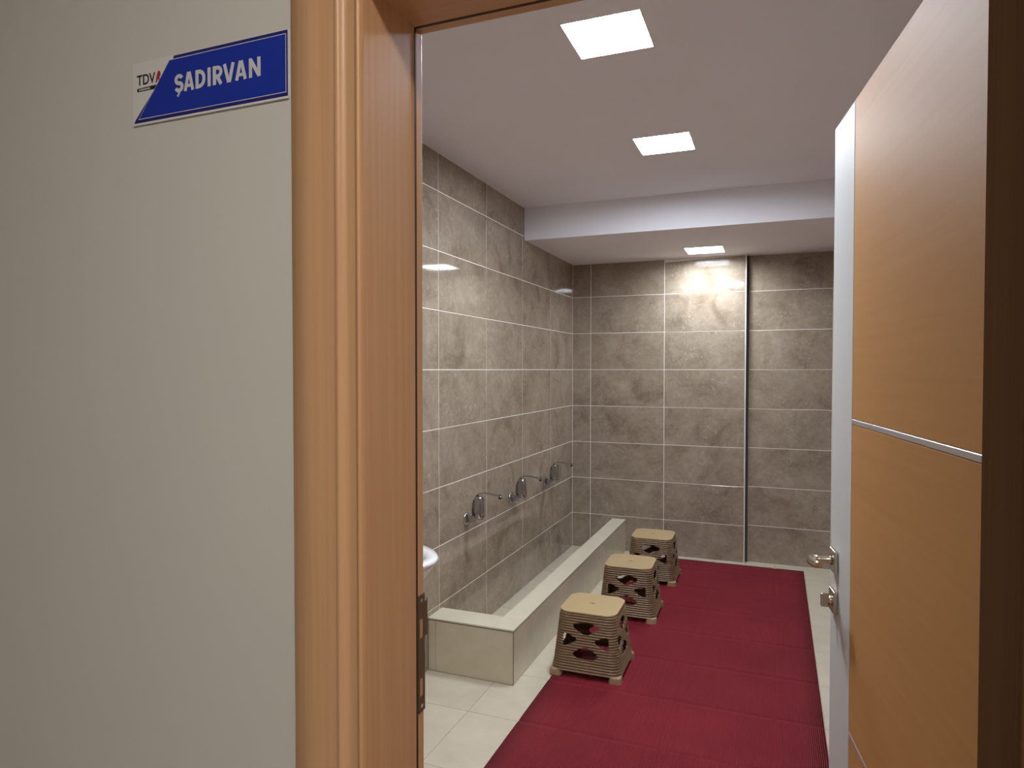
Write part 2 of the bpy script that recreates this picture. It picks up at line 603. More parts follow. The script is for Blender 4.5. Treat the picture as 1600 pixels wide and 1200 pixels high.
G = 'square ceiling panels in the washroom'
ceiling_light(*LAMPS[0], 'glowing square ceiling panel nearest the doorway, largest of three', M_LED, G)
ceiling_light(*LAMPS[1], 'glowing square ceiling panel in the middle of the row, just before the beam', M_LED, G)
ceiling_light(*LAMPS[2], 'glowing square panel under the lowered ceiling beam near the back wall', M_LEDB, G, deep=0.050)  # deeper recess, shaped to hold light off the top wall tiles
ceiling_light(2.05, -6.05, HZ, 0.20, 'glowing square ceiling panel in the hall before the doorway', M_LEDH, 'hall ceiling panels')

# ------------------------------------------------------------------ door frame (jambs, head, casings)
frame = empty('trim_1', (JL, YH, 0))
tag(frame, kind='structure')
frame_parts = []


def fpart(mb, name, mat):
    o = mb.build(name, mat)
    o.parent = frame
    o.matrix_parent_inverse = frame.matrix_basis.inverted()
    frame_parts.append(o)
    return o


YFACE = -4.590            # hall face of the casing
YG = -4.431               # gasket line
YR = -4.404               # washroom end of the jamb
# casing profile across its width: (distance from the opening edge outward, y)
prof = [(0.000, YFACE + 0.012), (0.0008, YFACE + 0.005), (0.0028, YFACE + 0.0015), (0.0055, YFACE + 0.0006), (0.0080, YFACE + 0.0022), (0.0098, YFACE + 0.006), (0.014, YFACE + 0.0072),
        (0.024, YFACE + 0.0072), (0.0315, YFACE + 0.0066), (0.0342, YFACE + 0.0035), (0.0362, YFACE + 0.0002), (0.0392, YFACE - 0.0012), (0.0425, YFACE - 0.0002), (0.0448, YFACE + 0.0014), (0.048, YFACE + 0.001),
        (0.085, YFACE + 0.001), (0.120, YFACE + 0.001), (0.1235, YFACE + 0.004), (0.1245, YH)]


def casing(kind):
    V, Fc = [], []
    for d, y in prof:
        if kind == 'L':
            V += [(JL - d, y, 0.0), (JL - d, y, HEAD + d)]
        elif kind == 'R':
            V += [(JR + d, y, 0.0), (JR + d, y, HEAD + d)]
        else:
            V += [(JL - d, y, HEAD + d), (JR + d, y, HEAD + d)]
    for i in range(len(prof) - 1):
        Fc.append((2 * i, 2 * i + 1, 2 * i + 3, 2 * i + 2))
    return MB().add(V, Fc, True)


fpart(casing('L'), 'casing', M_WOODZ)
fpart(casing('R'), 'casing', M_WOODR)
fpart(casing('T'), 'casing', M_WOODX)
# jambs: reveal up to the gasket, then the strip the leaf closes against
fpart(MB().box(JL - 0.03, JL, YFACE + 0.012, YG, 0, HEAD), 'jamb', M_WOODZ)
fpart(MB().bevbox(JL - 0.03, JL - 0.0006, YG + 0.0035, YR, 0, HEAD, 0.0022, 3), 'rebate_strip', M_WOODZ)
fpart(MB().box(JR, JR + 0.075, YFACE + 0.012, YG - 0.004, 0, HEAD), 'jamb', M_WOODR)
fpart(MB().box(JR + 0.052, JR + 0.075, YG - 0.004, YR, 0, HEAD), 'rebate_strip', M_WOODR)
fpart(MB().box(JL - 0.03, JR + 0.075, YFACE + 0.012, YG, HEAD, HEAD + 0.03), 'head_jamb', M_WOODX)
fpart(MB().bevbox(JL - 0.03, JR + 0.075, YG + 0.0035, YR, HEAD + 0.0006, HEAD + 0.03, 0.0022, 3), 'rebate_strip', M_WOODX)
g = MB()
g.box(JL - 0.008, JL + 0.0012, YG - 0.0005, YG + 0.004, 0, HEAD)
g.box(JL - 0.008, JR, YG - 0.0005, YG + 0.004, HEAD - 0.0012, HEAD + 0.008)
fpart(g, 'gasket', M_GASKET)
# washroom-side architrave
a = MB()
a.bevbox(JL - 0.09, JL - 0.004, YF, YR - 0.0005, 0, HEAD + 0.09, 0.003, 2)
fpart(a, 'inner_casing', M_WOODZ)
fpart(MB().bevbox(JR + 0.056, JR + 0.14, YF, YR - 0.0005, 0, HEAD + 0.09, 0.003, 2), 'inner_casing', M_WOODZ)
# strike plate with latch and bolt holes and a curved lip
sp = MB()
zs0, zs1 = 0.902, 1.103
y0, y1 = YG + 0.006, YR + 0.001
xs = JL - 0.0004
for (ya, yb, za, zb) in ((y0, y0 + 0.005, zs0, zs1), (y1 - 0.005, y1, zs0, zs1), (y0 + 0.005, y1 - 0.005, zs0, 0.928), (y0 + 0.005, y1 - 0.005, 0.960, 1.028), (y0 + 0.005, y1 - 0.005, 1.062, zs1)):
    sp.box(xs - 0.001, xs + 0.0014, ya, yb, za, zb)
spo = fpart(sp, 'strike_plate', M_BRONZE)
tag(spo, 'bronze strike plate with latch and bolt holes')
lip = MB()
L_ = [(xs + 0.0014, y1 - 0.001), (xs + 0.0012, y1 + 0.006), (xs - 0.0005, y1 + 0.013), (xs - 0.005, y1 + 0.019), (xs - 0.0065, y1 + 0.0182), (xs - 0.0024, y1 + 0.012), (xs - 0.001, y1 + 0.003), (xs - 0.0008, y1 - 0.001)]
lip.prism(L_, lambda u, v, d: (u, v, d), 1.028, 1.088)
lo = lip.build('latch_lip', M_BRONZE)
lo.parent = spo
for zz in (0.912, 1.093):
    so = MB().lathe((xs + 0.0013, (y0 + y1) / 2, zz), (1, 0, 0), [(0, 0.004), (0.0006, 0.0035)], 14).build('screw', M_NICKEL)
    so.parent = spo
# thin bead of sealant between wall paint and casing
fpart(MB().bevbox(JL - 0.131, JL - 0.1242, YH - 0.004, YH + 0.002, 0, HEAD + 0.12, 0.0015, 2), 'sealant_bead', plain('grey_sealant', (0.52, 0.51, 0.47), 0.6))

# ------------------------------------------------------------------ door leaf, standing open into the washroom
LW, LT, ZT, ZB = 0.800, 0.040, 2.056, 0.010
dleaf = Vector((-0.1405, 0.9901, 0)).normalized()
hinge = Vector((1.8305, -4.4285, 0))
door = empty('door_1', hinge, math.atan2(dleaf.y, dleaf.x))
tag(door, 'oak veneered door leaf with white edge stile standing open on the right', 'door', kind='structure')
# local: x from hinge to free edge, y = +0 is the face seen, z up
STILE = LW - 0.180
core = MB()
core.box(0.001, LW - 0.001, -LT, -0.004, ZB, ZT)
core.build('core', M_LEAFW, door)
zs = [ZB, 0.701, 1.375, ZT]
for i in range(3):
    z0 = zs[i] + (0.006 if i else 0)
    z1 = zs[i + 1] - (0.006 if i < 2 else 0)
    MB().bevbox(0.0, STILE - 0.002, -0.006, 0.0, z0, z1, 0.0008, 1).build('panel', M_LEAF, door)
for zz in (0.701, 1.375):
    MB().bevbox(0.0, STILE - 0.002, -0.006, 0.0006, zz - 0.0052, zz + 0.0052, 0.0008, 1).build('inlay_strip', M_ALU, door)['label'] = 'aluminium inlay strip across the oak'
MB().bevbox(STILE + 0.001, LW, -0.006, 0.0, ZB, ZT, 0.0012, 2).build('edge_stile', M_LEAFW, door)['label'] = 'white lacquered stile along the free edge'
MB().box(STILE - 0.003, STILE + 0.002, -0.0055, -0.0025, ZB, ZT).build('groove', M_SHADOWGAP, door)
for zz in (0.25, 1.05, 1.82):
    MB().tube([(-0.006, -0.046, zz - 0.05), (-0.006, -0.046, zz + 0.05)], 0.007, 14).build('hinge', M_NICKEL, door)
# lever handle
hx = LW - 0.048
hz = 1.040
h = empty('lever_handle', (hx, 0, hz))
h.parent = door
h['label'] = 'satin nickel lever handle'
MB().bevbox(-0.026, 0.026, 0.0, 0.009, -0.026, 0.026, 0.002, 2).build('rose', M_NICKEL, h)
MB().lathe((0, 0.008, 0), (0, 1, 0), [(0, 0.0115), (0.006, 0.0105), (0.028, 0.0095), (0.042, 0.0105)], 20).build('neck', M_NICKEL, h)
lv = [(0.004, 0.044, 0.000), (-0.004, 0.052, 0.0), (-0.018, 0.056, 0.001), (-0.05, 0.057, 0.005), (-0.09, 0.058, 0.012), (-0.112, 0.057, 0.016)]
MB().tube(lv, [0.0085, 0.0105, 0.0105, 0.0095, 0.0088, 0.0065], 18).build('lever', M_NICKEL, h)
t = empty('thumb_turn', (hx, 0, 0.945))
t.parent = door
t['label'] = 'satin nickel lock rose with thumb turn'
MB().bevbox(-0.026, 0.026, 0.0, 0.009, -0.026, 0.026, 0.002, 2).build('rose', M_NICKEL, t)
MB().lathe((0, 0.008, 0), (0, 1, 0), [(0, 0.012), (0.004, 0.011), (0.010, 0.010)], 20).build('collar', M_NICKEL, t)
MB().bevbox(-0.005, 0.005, 0.014, 0.032, -0.016, 0.016, 0.0035, 3).build('turn_knob', M_NICKEL, t)

# ------------------------------------------------------------------ ablution trough: L-shaped tiled curb
CX1, CX0, CZ, CY0, CY1 = 0.454, 0.344, 0.263, -2.510, -2.362
tr = empty('wash_trough', (0, CY0, 0))
tag(tr, 'low cream tiled L-shaped curb of the foot-washing trough along the left wall', 'trough')


def tpart(o):
    o.parent = tr
    o.matrix_parent_inverse = tr.matrix_basis.inverted()
    return o


k = MB()
k.box(CX0 + 0.008, CX1 - 0.007, CY0 + 0.007, -0.002, 0.0, CZ - 0.0125)
k.box(0.002, CX0 + 0.008, CY0 + 0.007, CY1 - 0.008, 0.0, CZ - 0.0125)
tpart(k.build('core', M_FGROUT))
fr_cf = lambda u, v: ((CX1, u, v), Y, Z, X)
fr_ce = lambda u, v: ((u, CY0, v), X, Z, -Y)
fr_ci = lambda u, v: ((CX0, u, v), -Y, Z, -X)
fr_ck = lambda u, v: ((u, CY1, v), -X, Z, Y)
cy = [CY0 + 0.001, -2.086, -1.668, -1.25, -0.832, -0.414, -0.002]
for a_, b_ in zip(cy[:-1], cy[1:]):
    tpart(lay(tr, 'tile', a_, b_, 0.001, CZ - 0.0125, fr_cf, M_CURB, joint=0.002, tilt=0.0005, th=0.008))
    tpart(lay(tr, 'tile', max(a_, CY1), b_, 0.001, CZ - 0.0125, fr_ci, M_CURB, joint=0.002, tilt=0.0005, th=0.008))
for a_, b_ in ((0.002, 0.042), (0.042, CX1 - 0.001)):
    tpart(lay(tr, 'tile', a_, b_, 0.001, CZ - 0.0125, fr_ce, M_CURB, joint=0.002, tilt=0.0005, th=0.008))
tpart(lay(tr, 'tile', 0.002, CX0, 0.001, CZ - 0.0125, fr_ck, M_CURB, joint=0.002, tilt=0.0005, th=0.008))
tpart(MB().box(CX0 + 0.003, CX1 - 0.003, CY0 + 0.003, -0.002, CZ - 0.0135, CZ - 0.0085).box(0.002, CX0 + 0.003, CY0 + 0.003, CY1 - 0.003, CZ - 0.0135, CZ - 0.0085).build('shadow_joint', M_SHADOWGAP))
c1 = MB().bevbox(CX0, CX1 + 0.0015, CY0 - 0.0015, -0.002, CZ - 0.0088, CZ, 0.001, 1).build('coping', M_COPING)
c2 = MB().bevbox(0.001, CX0 - 0.0006, CY0 - 0.0015, CY1, CZ - 0.0088, CZ, 0.001, 1).build('coping', M_COPING)
tpart(c1)
tpart(c2)
tpart(MB().bevbox(CX1 - 0.0028, CX1 + 0.0012, CY0 - 0.0012, CY0 + 0.0028, 0.0, CZ - 0.009, 0.001, 1).build('corner_profile', plain('bronze_corner_profile', (0.22, 0.19, 0.15), 0.4, metal=0.5)))

# ------------------------------------------------------------------ red mat, sagging a little over the floor joints
mx0, mx1, my0, my1 = 0.592, 1.788, -4.33, -0.083
jx = [x for x in fx if mx0 < x < mx1]
jy = [y for y in fy if my0 < y < my1]


def axis(lo, hi, joints):
    s = set([lo, hi])
    n = int((hi - lo) / 0.08)
    for i in range(n + 1):
        s.add(round(lo + (hi - lo) * i / n, 4))
    for j in joints:
        for k_ in range(-8, 9):
            q = j + k_ * 0.004
            if lo < q < hi:
                s.add(round(q, 4))
    return sorted(s)


ax_, ay_ = axis(mx0, mx1, jx), axis(my0, my1, jy)


def sag(p, joints):
    return sum(math.exp(-((p - j) / 0.013) ** 2) for j in joints)


V, Fc = [], []
for y in ay_:
    for x in ax_:
        V.append((x, y, 0.0068 - 0.0034 * min(1.0, sag(x, jx) + sag(y, jy))))
nx = len(ax_)
for i in range(len(ay_) - 1):
    for j in range(nx - 1):
        Fc.append((i * nx + j, i * nx + j + 1, (i + 1) * nx + j + 1, (i + 1) * nx + j))
mm = MB().add(V, Fc, True)
rim = [(i) for i in range(nx)] + [(i + 1) * nx - 1 for i in range(1, len(ay_))] + [(len(ay_) - 1) * nx + i for i in range(nx - 2, -1, -1)] + [i * nx for i in range(len(ay_) - 2, 0, -1)]
o0 = len(V)
mm.v += [(V[i][0], V[i][1], 0.0004) for i in rim]
for i in range(len(rim)):
    j = (i + 1) % len(rim)
    mm.f.append((rim[i], rim[j], o0 + j, o0 + i))
    mm.sm.append(False)
    mm.mi.append(0)
tag(mm.build('floor_mat', M_MAT), 'long dark red ribbed rubber mat on the beige floor', 'mat')


# ------------------------------------------------------------------ plastic stools
def stool_sections(v):
    """half width and corner radius of the shell at height fraction v (0 bottom, 1 top)"""
    hw = 0.167 - 0.028 * v + 0.004 * max(0.0, 0.15 - v) / 0.15
    return hw, 0.048


def ring(hw, rc, n_side, n_arc):
    """closed rounded square, with a running side coordinate: (x, y, side, s) s in -1..1 over the flat"""
    pts = []
    for sd in range(4):
        ca, sa = math.cos(sd * PI / 2), math.sin(sd * PI / 2)
        fl = hw - rc
        loc = [((-fl + 2 * fl * i / n_side), -hw, (-fl + 2 * fl * i / n_side)) for i in range(n_side + 1)]
        for i in range(1, n_arc):
            q = -PI / 2 + (PI / 2) * i / n_arc
            loc.append((fl + rc * math.cos(q), -fl + rc * math.sin(q), fl + rc * (PI / 2) * i / n_arc))
        for x, y, s_ in loc:
            pts.append((x * ca - y * sa, x * sa + y * ca, s_))
    return pts


def poly_sd(px, pz, poly):
    """signed distance to a closed polygon and the nearest point"""
    best, near, inside = 1e9, None, False
    n = len(poly)
    for i in range(n):
        x0, z0 = poly[i]
        x1, z1 = poly[(i + 1) % n]
        dx, dz = x1 - x0, z1 - z0
        t_ = max(0, min(1, ((px - x0) * dx + (pz - z0) * dz) / (dx * dx + dz * dz)))
        qx, qz = x0 + t_ * dx, z0 + t_ * dz
        d = math.hypot(px - qx, pz - qz)
        if d < best:
            best, near = d, (qx, qz)
        if (z0 > pz) != (z1 > pz) and px < (x1 - x0) * (pz - z0) / (z1 - z0) + x0:
            inside = not inside
    return (-best if inside else best), near


def smooth_poly(pts, n=3):
    for _ in range(n):
        out = []
        for i in range(len(pts)):
            (a0, b0), (a1, b1) = pts[i], pts[(i + 1) % len(pts)]
            out += [(a0 * .75 + a1 * .25, b0 * .75 + b1 * .25), (a0 * .25 + a1 * .75, b0 * .25 + b1 * .75)]
        pts = out
    return pts


HOLES = [smooth_poly(p, 3) for p in (
    [(-0.070, 0.238), (-0.040, 0.260), (0.040, 0.260), (0.070, 0.238), (0.014, 0.203), (-0.014, 0.203)],      # upper lens
    [(-0.070, 0.112), (-0.014, 0.145), (0.014, 0.145), (0.070, 0.112), (0.040, 0.089), (-0.040, 0.089)],      # lower lens
    [(-0.108, 0.203), (-0.098, 0.206), (-0.044, 0.180), (-0.044, 0.170), (-0.098, 0.142), (-0.108, 0.145)],   # left wedge
    [(0.108, 0.203), (0.098, 0.206), (0.044, 0.180), (0.044, 0.170), (0.098, 0.142), (0.108, 0.145)])]        # right wedge
SH, SZ0 = 0.308, 0.026


def stool_shell():
    rows, ns, na = 112, 44, 8
    grid, V = [], []
    for i in range(rows + 1):
        v = i / rows
        z = SZ0 + (SH - 0.004 - SZ0) * v
        hw, rc = stool_sections(v)
        rib = 0.0031 * math.sin(2 * PI * z / 0.0125) * min(1, (1 - v) * 14)
        pts = ring(hw + rib, rc, ns, na)
        row = []
        for (x, y, s_) in pts:
            row.append((len(V), s_, z))
            V.append([x, y, z])
        grid.append(row)
    n = len(grid[0])
    per = n // 4
    ins = {}
    # pull vertices near an opening's outline onto it, then drop the faces inside
    for i in range(rows + 1):
        for j in range(n):
            idx, s_, z = grid[i][j]
            if not (0.075 < z < 0.27) or abs(s_) > 0.125 or j % per > ns:
                continue
            for hi_, H in enumerate(HOLES):
                d, q = poly_sd(s_, z, H)
                if d < 0.0016:
                    sd = j // per
                    if abs(d) < 0.0016:
                        ds, dz = q[0] - s_, q[1] - z
                        ca, sa = math.cos(sd * PI / 2), math.sin(sd * PI / 2)
                        V[idx][0] += ds * ca
                        V[idx][1] += ds * sa
                        V[idx][2] += dz
                        ins[idx] = 1
                    elif d < 0:
                        ins[idx] = 2
    Fc = []
    for i in range(rows):
        for j in range(n):
            j2 = (j + 1) % n
            f = (grid[i][j][0], grid[i][j2][0], grid[i + 1][j2][0], grid[i + 1][j][0])
            st = [ins.get(q, 0) for q in f]
            if 2 in st or all(q == 1 for q in st):
                continue
            Fc.append(f)
    mb = MB().add(V, Fc, True)
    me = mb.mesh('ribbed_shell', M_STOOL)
    bm = bmesh.new()
    bm.from_mesh(me)
    bmesh.ops.recalc_face_normals(bm, faces=bm.faces)
    # give the shell its wall thickness
    bmesh.ops.delete(bm, geom=[v for v in bm.verts if not v.link_faces], context='VERTS')
    bmesh.ops.solidify(bm, geom=list(bm.faces), thickness=0.0028)
    bm.to_mesh(me)
    bm.free()
    return me


def make_stool():
    r = empty('stool', (0, 0, 0))
    link('ribbed_shell', stool_shell(), r)
    hw, rc = stool_sections(1.0)
    hw += 0.003
    # seat: slightly crowned plate with a small finger slot
    ns, na = 8, 6
    out = ring(hw, rc + 0.01, ns, na)
    n = len(out)
    slot = []
    V, Fc = [], []
    levels = [(1.0, SH - 0.007), (1.0, SH - 0.002), (0.985, SH), (0.6, SH + 0.0006)]
    for s_, z in levels:
        V += [(x * s_, y * s_, z) for x, y, _ in out]
    for i in range(len(levels) - 1):
        for j in range(n):
            Fc.append((i * n + j, i * n + (j + 1) % n, (i + 1) * n + (j + 1) % n, (i + 1) * n + j))
    base = len(V)
    for x, y, _ in out:
        q = math.atan2(y, x)
        V.append((0.014 * math.cos(q), 0.0055 * math.sin(q), SH + 0.0006))
    for x, y, _ in out:
        q = math.atan2(y, x)
        V.append((0.014 * math.cos(q), 0.0055 * math.sin(q), SH - 0.007))
    for j in range(n):
        j2 = (j + 1) % n
        Fc.append((3 * n + j, 3 * n + j2, base + j2, base + j))
        Fc.append((base + j, base + j2, base + n + j2, base + n + j))
        Fc.append((base + n + j, base + n + j2, j2, j))
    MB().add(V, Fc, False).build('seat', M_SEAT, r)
    MB().box(-0.02, 0.02, -0.012, 0.012, SH - 0.012, SH - 0.0085).build('slot_backing', M_BLACK, r)
    # feet: rounded corner pads
    for sx in (-1, 1):
        for sy in (-1, 1):
            b = bmesh.new()
            bmesh.ops.create_cube(b, size=1)
            for v in b.verts:
                lift = 0.0155 + v.co.z * 0.031
                k_ = 1.0 if v.co.z < 0 else 0.92
                v.co = Vector((sx * 0.146 + v.co.x * 0.064 * k_, sy * 0.146 + v.co.y * 0.064 * k_, lift))
            ve = [e for e in b.edges if abs(e.verts[0].co.z - e.verts[1].co.z) > 0.015]
            bmesh.ops.bevel(b, geom=ve, offset=0.022, segments=4, profile=0.5, affect='EDGES')
            te = [e for e in b.edges if e.verts[0].co.z > 0.028 and e.verts[1].co.z > 0.028 and len(e.link_faces) == 2]
            bmesh.ops.bevel(b, geom=te, offset=0.007, segments=2, profile=0.5, affect='EDGES')
            MB().bm(b).build('foot', M_FOOT, r)
    return r


ZM = 0.0069
stool = make_stool()
SG = 'ribbed plastic stools beside the trough'
spots = [(0.748, -2.166, 0.010, 'tan ribbed plastic stool nearest the doorway, at the near corner of the trough curb'),
         (0.772, -1.352, 0.030, 'tan ribbed plastic stool in the middle of the row beside the trough'),
         (0.785, -0.618, 0.020, 'tan ribbed plastic stool farthest from the doorway, close to the back wall')]
for i, (x, y, rz, lab) in enumerate(spots):
    o = stool if i == 0 else copy_tree(stool)
    o.location = (x, y, ZM)
    o.rotation_euler = (0, 0, rz)
    tag(o, lab, 'stool', SG)


# ------------------------------------------------------------------ wall taps
def make_tap():
    r = empty('wall_tap', (0, 0, 0))
    MB().lathe((0, 0, 0), (1, 0, 0), [(0, 0.036), (0.004, 0.036), (0.009, 0.030), (0.013, 0.020)], 28).build('rosette', M_CHROME, r)
    MB().tube([(0.010, 0, 0.0), (0.035, 0, 0.002), (0.065, 0, 0.012), (0.095, 0, 0.020)], [0.021, 0.020, 0.022, 0.020], 24).build('inlet', M_CHROME, r)
    b = MB()
    b.lathe((0.080, 0, 0.006), (0, 0, 1), [(0, 0.018), (0.004, 0.025), (0.012, 0.0295), (0.040, 0.0300), (0.060, 0.0285), (0.092, 0.0275), (0.118, 0.0270), (0.125, 0.022)], 28)
    b.build('body', M_CHROME, r)
    # flat bowed spout from behind the body over its top and out
    path = [(0.048, 0.012), (0.042, 0.045), (0.045, 0.090), (0.060, 0.126), (0.082, 0.145), (0.110, 0.150), (0.150, 0.147), (0.190, 0.141), (0.212, 0.136)]
    pts = []
    for i in range(len(path) - 1):
        for k_ in range(4):
            t_ = k_ / 4
            p0, p1, p2, p3 = path[max(i - 1, 0)], path[i], path[i + 1], path[min(i + 2, len(path) - 1)]
            pts.append(tuple(0.5 * (2 * p1[c] + (p2[c] - p0[c]) * t_ + (2 * p0[c] - 5 * p1[c] + 4 * p2[c] - p3[c]) * t_ ** 2 + (3 * p1[c] - p0[c] - 3 * p2[c] + p3[c]) * t_ ** 3) for c in (0, 1)))
    pts.append(path[-1])
    V, Fc = [], []
    for i, (x, z) in enumerate(pts):
        a0, a1 = pts[max(i - 1, 0)], pts[min(i + 1, len(pts) - 1)]
        tx, tz = a1[0] - a0[0], a1[1] - a0[1]
        L = math.hypot(tx, tz)
        nx_, nz_ = -tz / L, tx / L
        wd = 0.018 - 0.005 * i / len(pts)
        hh = 0.0032
        for (yy, oo) in ((-wd, -hh * 0.6), (-wd, hh * 0.6), (-wd * 0.8, hh), (wd * 0.8, hh), (wd, hh * 0.6), (wd, -hh * 0.6), (wd * 0.8, -hh), (-wd * 0.8, -hh)):
            V.append((x + nx_ * oo, yy, z + nz_ * oo))
    for i in range(len(pts) - 1):
        for j in range(8):
            Fc.append((i * 8 + j, i * 8 + (j + 1) % 8, i * 8 + 8 + (j + 1) % 8, i * 8 + 8 + j))
    Fc += [tuple(range(8)), tuple(range(len(V) - 8, len(V)))]
    sp_ = MB().add(V, Fc, True).build('spout', M_CHROME, r)
    MB().lathe((0.203, 0, 0.136), (0, 0, -1), [(0, 0.009), (0.010, 0.009), (0.013, 0.0075)], 18).build('aerator', M_BLACK, sp_)
    MB().lathe((0.204, 0, 0.138), (0, 0, 1), [(0, 0.007), (0.007, 0.006), (0.010, 0.003)], 14).build('knob', M_BLACK, r)
    return r


tap = make_tap()
for i, (y, z, rz, lab) in enumerate([(-2.07, 0.660, 0.10, 'chrome wall tap nearest the doorway, above the near end of the trough'),
                                    (-1.405, 0.655, 0.0, 'chrome wall tap in the middle of the three on the tiled wall'),
                                    (-0.715, 0.655, -0.05, 'chrome wall tap farthest away, next to the back corner')]):
    o = tap if i == 0 else copy_tree(tap)
    o.location = (0.0003, y, z)
    o.rotation_euler = (0, 0, 0)
    tag(o, lab, 'tap', 'chrome taps over the trough')


# ------------------------------------------------------------------ washbasin, mostly hidden by the jamb
def basin():
    r = empty('washbasin', (0.0, -3.30, 0.80))
    tag(r, 'white porcelain wall-hung washbasin half hidden behind the left door jamb', 'washbasin')
    AX, BY, n = 0.46, 0.25, 40

    def half(ax, by, z, x0=0.0):
        return [(max(x0, ax * math.cos(q)), by * math.sin(q), z) for q in [-PI / 2 + PI * i / n for i in range(n + 1)]]
    secs = [half(0.10, 0.07, -0.235), half(0.18, 0.12, -0.228), half(0.27, 0.165, -0.195), half(0.345, 0.20, -0.14), half(0.41, 0.228, -0.075), half(0.448, 0.245, -0.025), half(AX, BY, -0.006), half(AX - 0.006, BY - 0.005, 0.002),
            half(0.415, 0.212, 0.0, 0.07), half(0.405, 0.203, -0.008, 0.075), half(0.36, 0.175, -0.07, 0.09), half(0.27, 0.11, -0.125, 0.12), half(0.21, 0.04, -0.135, 0.16)]
    V, Fc = [], []
    for s_ in secs:
        V += s_
    m_ = n + 1
    for i in range(len(secs) - 1):
        for j in range(n):
            Fc.append((i * m_ + j, i * m_ + j + 1, (i + 1) * m_ + j + 1, (i + 1) * m_ + j))
    Fc.append(tuple(range(len(V) - m_, len(V))))
    Fc.append(tuple(range(m_)))
    # closing strip at the back (wall side)
    back0 = [i * m_ for i in range(len(secs))]
    back1 = [i * m_ + n for i in range(len(secs))]
    for i in range(len(secs) - 1):
        Fc.append((back0[i], back0[i + 1], back1[i + 1], back1[i]))
    MB().add(V, Fc, True).build('bowl', M_PORC, r)
    MB().lathe((0.185, 0, -0.134), (0, 0, 1), [(0, 0.022), (0.003, 0.022), (0.004, 0.016)], 20).build('drain', M_CHROME, r)
    t_ = MB()
    t_.lathe((0.07, 0, -0.001), (0, 0, 1), [(0, 0.024), (0.006, 0.023), (0.06, 0.020), (0.10, 0.021), (0.12, 0.012)], 20)
    t_.tube([(0.07, 0, 0.06), (0.12, 0, 0.075), (0.17, 0, 0.072), (0.185, 0, 0.055)], [0.013, 0.012, 0.011, 0.010], 16)
    t_.build('faucet', M_CHROME, r)
    p_ = MB()
    p_.tube([(0.10, 0, -0.23), (0.10, 0, -0.33), (0.09, 0, -0.36), (0.06, 0, -0.375), (0.001, 0, -0.375)], 0.017, 16)
    p_.build('drain_trap', M_CHROME, r)
    return r


basin()

# ------------------------------------------------------------------ sign on the hall wall
SX0, SX1, SZ_0, SZ_1 = 0.565, 0.8935, 1.9025, 2.0075
SW, SHT = SX1 - SX0, SZ_1 - SZ_0
sign = empty('wall_sign', (SX0, YH, SZ_0))
tag(sign, 'blue and white sign board reading ŞADIRVAN on the hall wall beside the doorway', 'sign')
TH = 0.003


def sp_place(u, v, d):
    return (u, -d, v)


MB().prism([(0, 0), (SW, 0), (SW, SHT), (0, SHT)], sp_place, 0.0, TH).build('board', M_SWHITE, sign)
uT, uB = 0.277 * SW, 0.018 * SW
b0, b1 = 0.0035, SHT - 0.0012
MB().prism([(uB - 0.004, b0), (SW - 0.0006, b0), (SW - 0.0006, b1), (uT + 0.0028, b1), (uT + 0.0028, b1 - 0.003), (uB, b0 + 0.006)], sp_place, TH - 0.0005, TH + 0.00025).build('navy_border', M_SNAVY, sign)
lt, rt, lb = SHT - 0.0075, SW - 0.0045, 0.0102
sl = (uT - uB) / SHT


def ue(v):
    return uB + sl * v


MB().prism([(ue(lb - 0.0012) - 0.001, lb - 0.0012), (rt + 0.0011, lb - 0.0012), (rt + 0.0011, lt + 0.0012), (ue(lt + 0.0012) - 0.001, lt + 0.0012)], sp_place, TH - 0.0005, TH + 0.0004).build('white_line', M_SLET, sign)
MB().prism([(ue(lb), lb), (rt, lb), (rt, lt), (ue(lt), lt)], sp_place, TH - 0.0005, TH + 0.00055).build('blue_field', M_SBLUE, sign)


def letters(name, body, u, v, height, width, off, mat, depth=0.0004, lift=TH + 0.0005):
    c = bpy.data.curves.new(name, 'FONT')
    c.body = body
    c.size = 1.0
    c.offset = off
    c.resolution_u = 6
    tmp = bpy.data.objects.new('tmp', c)
    COL.objects.link(tmp)
    dg = bpy.context.evaluated_depsgraph_get()
    dg.update()
    me = bpy.data.meshes.new_from_object(tmp.evaluated_get(dg))
    bpy.data.objects.remove(tmp)
    xs_ = [p.co.x for p in me.vertices]
    ys_ = [p.co.y for p in me.vertices]
    x0, x1 = min(xs_), max(xs_)
    cap0, cap1 = 0.0, 0.0
    cap0, cap1 = (0.0 - off, 0.729 + off)
    for p in me.vertices:
        p.co = Vector((u + (p.co.x - x0) / (x1 - x0) * width, -lift - p.co.z, v + (p.co.y - cap0) / (cap1 - cap0) * height))
    me.materials.clear()
    me.materials.append(mat)
    me.name = name
    o = link(name, me, sign)
    md = o.modifiers.new('thickness', 'SOLIDIFY')
    md.thickness = depth
    md.offset = 0
    return o




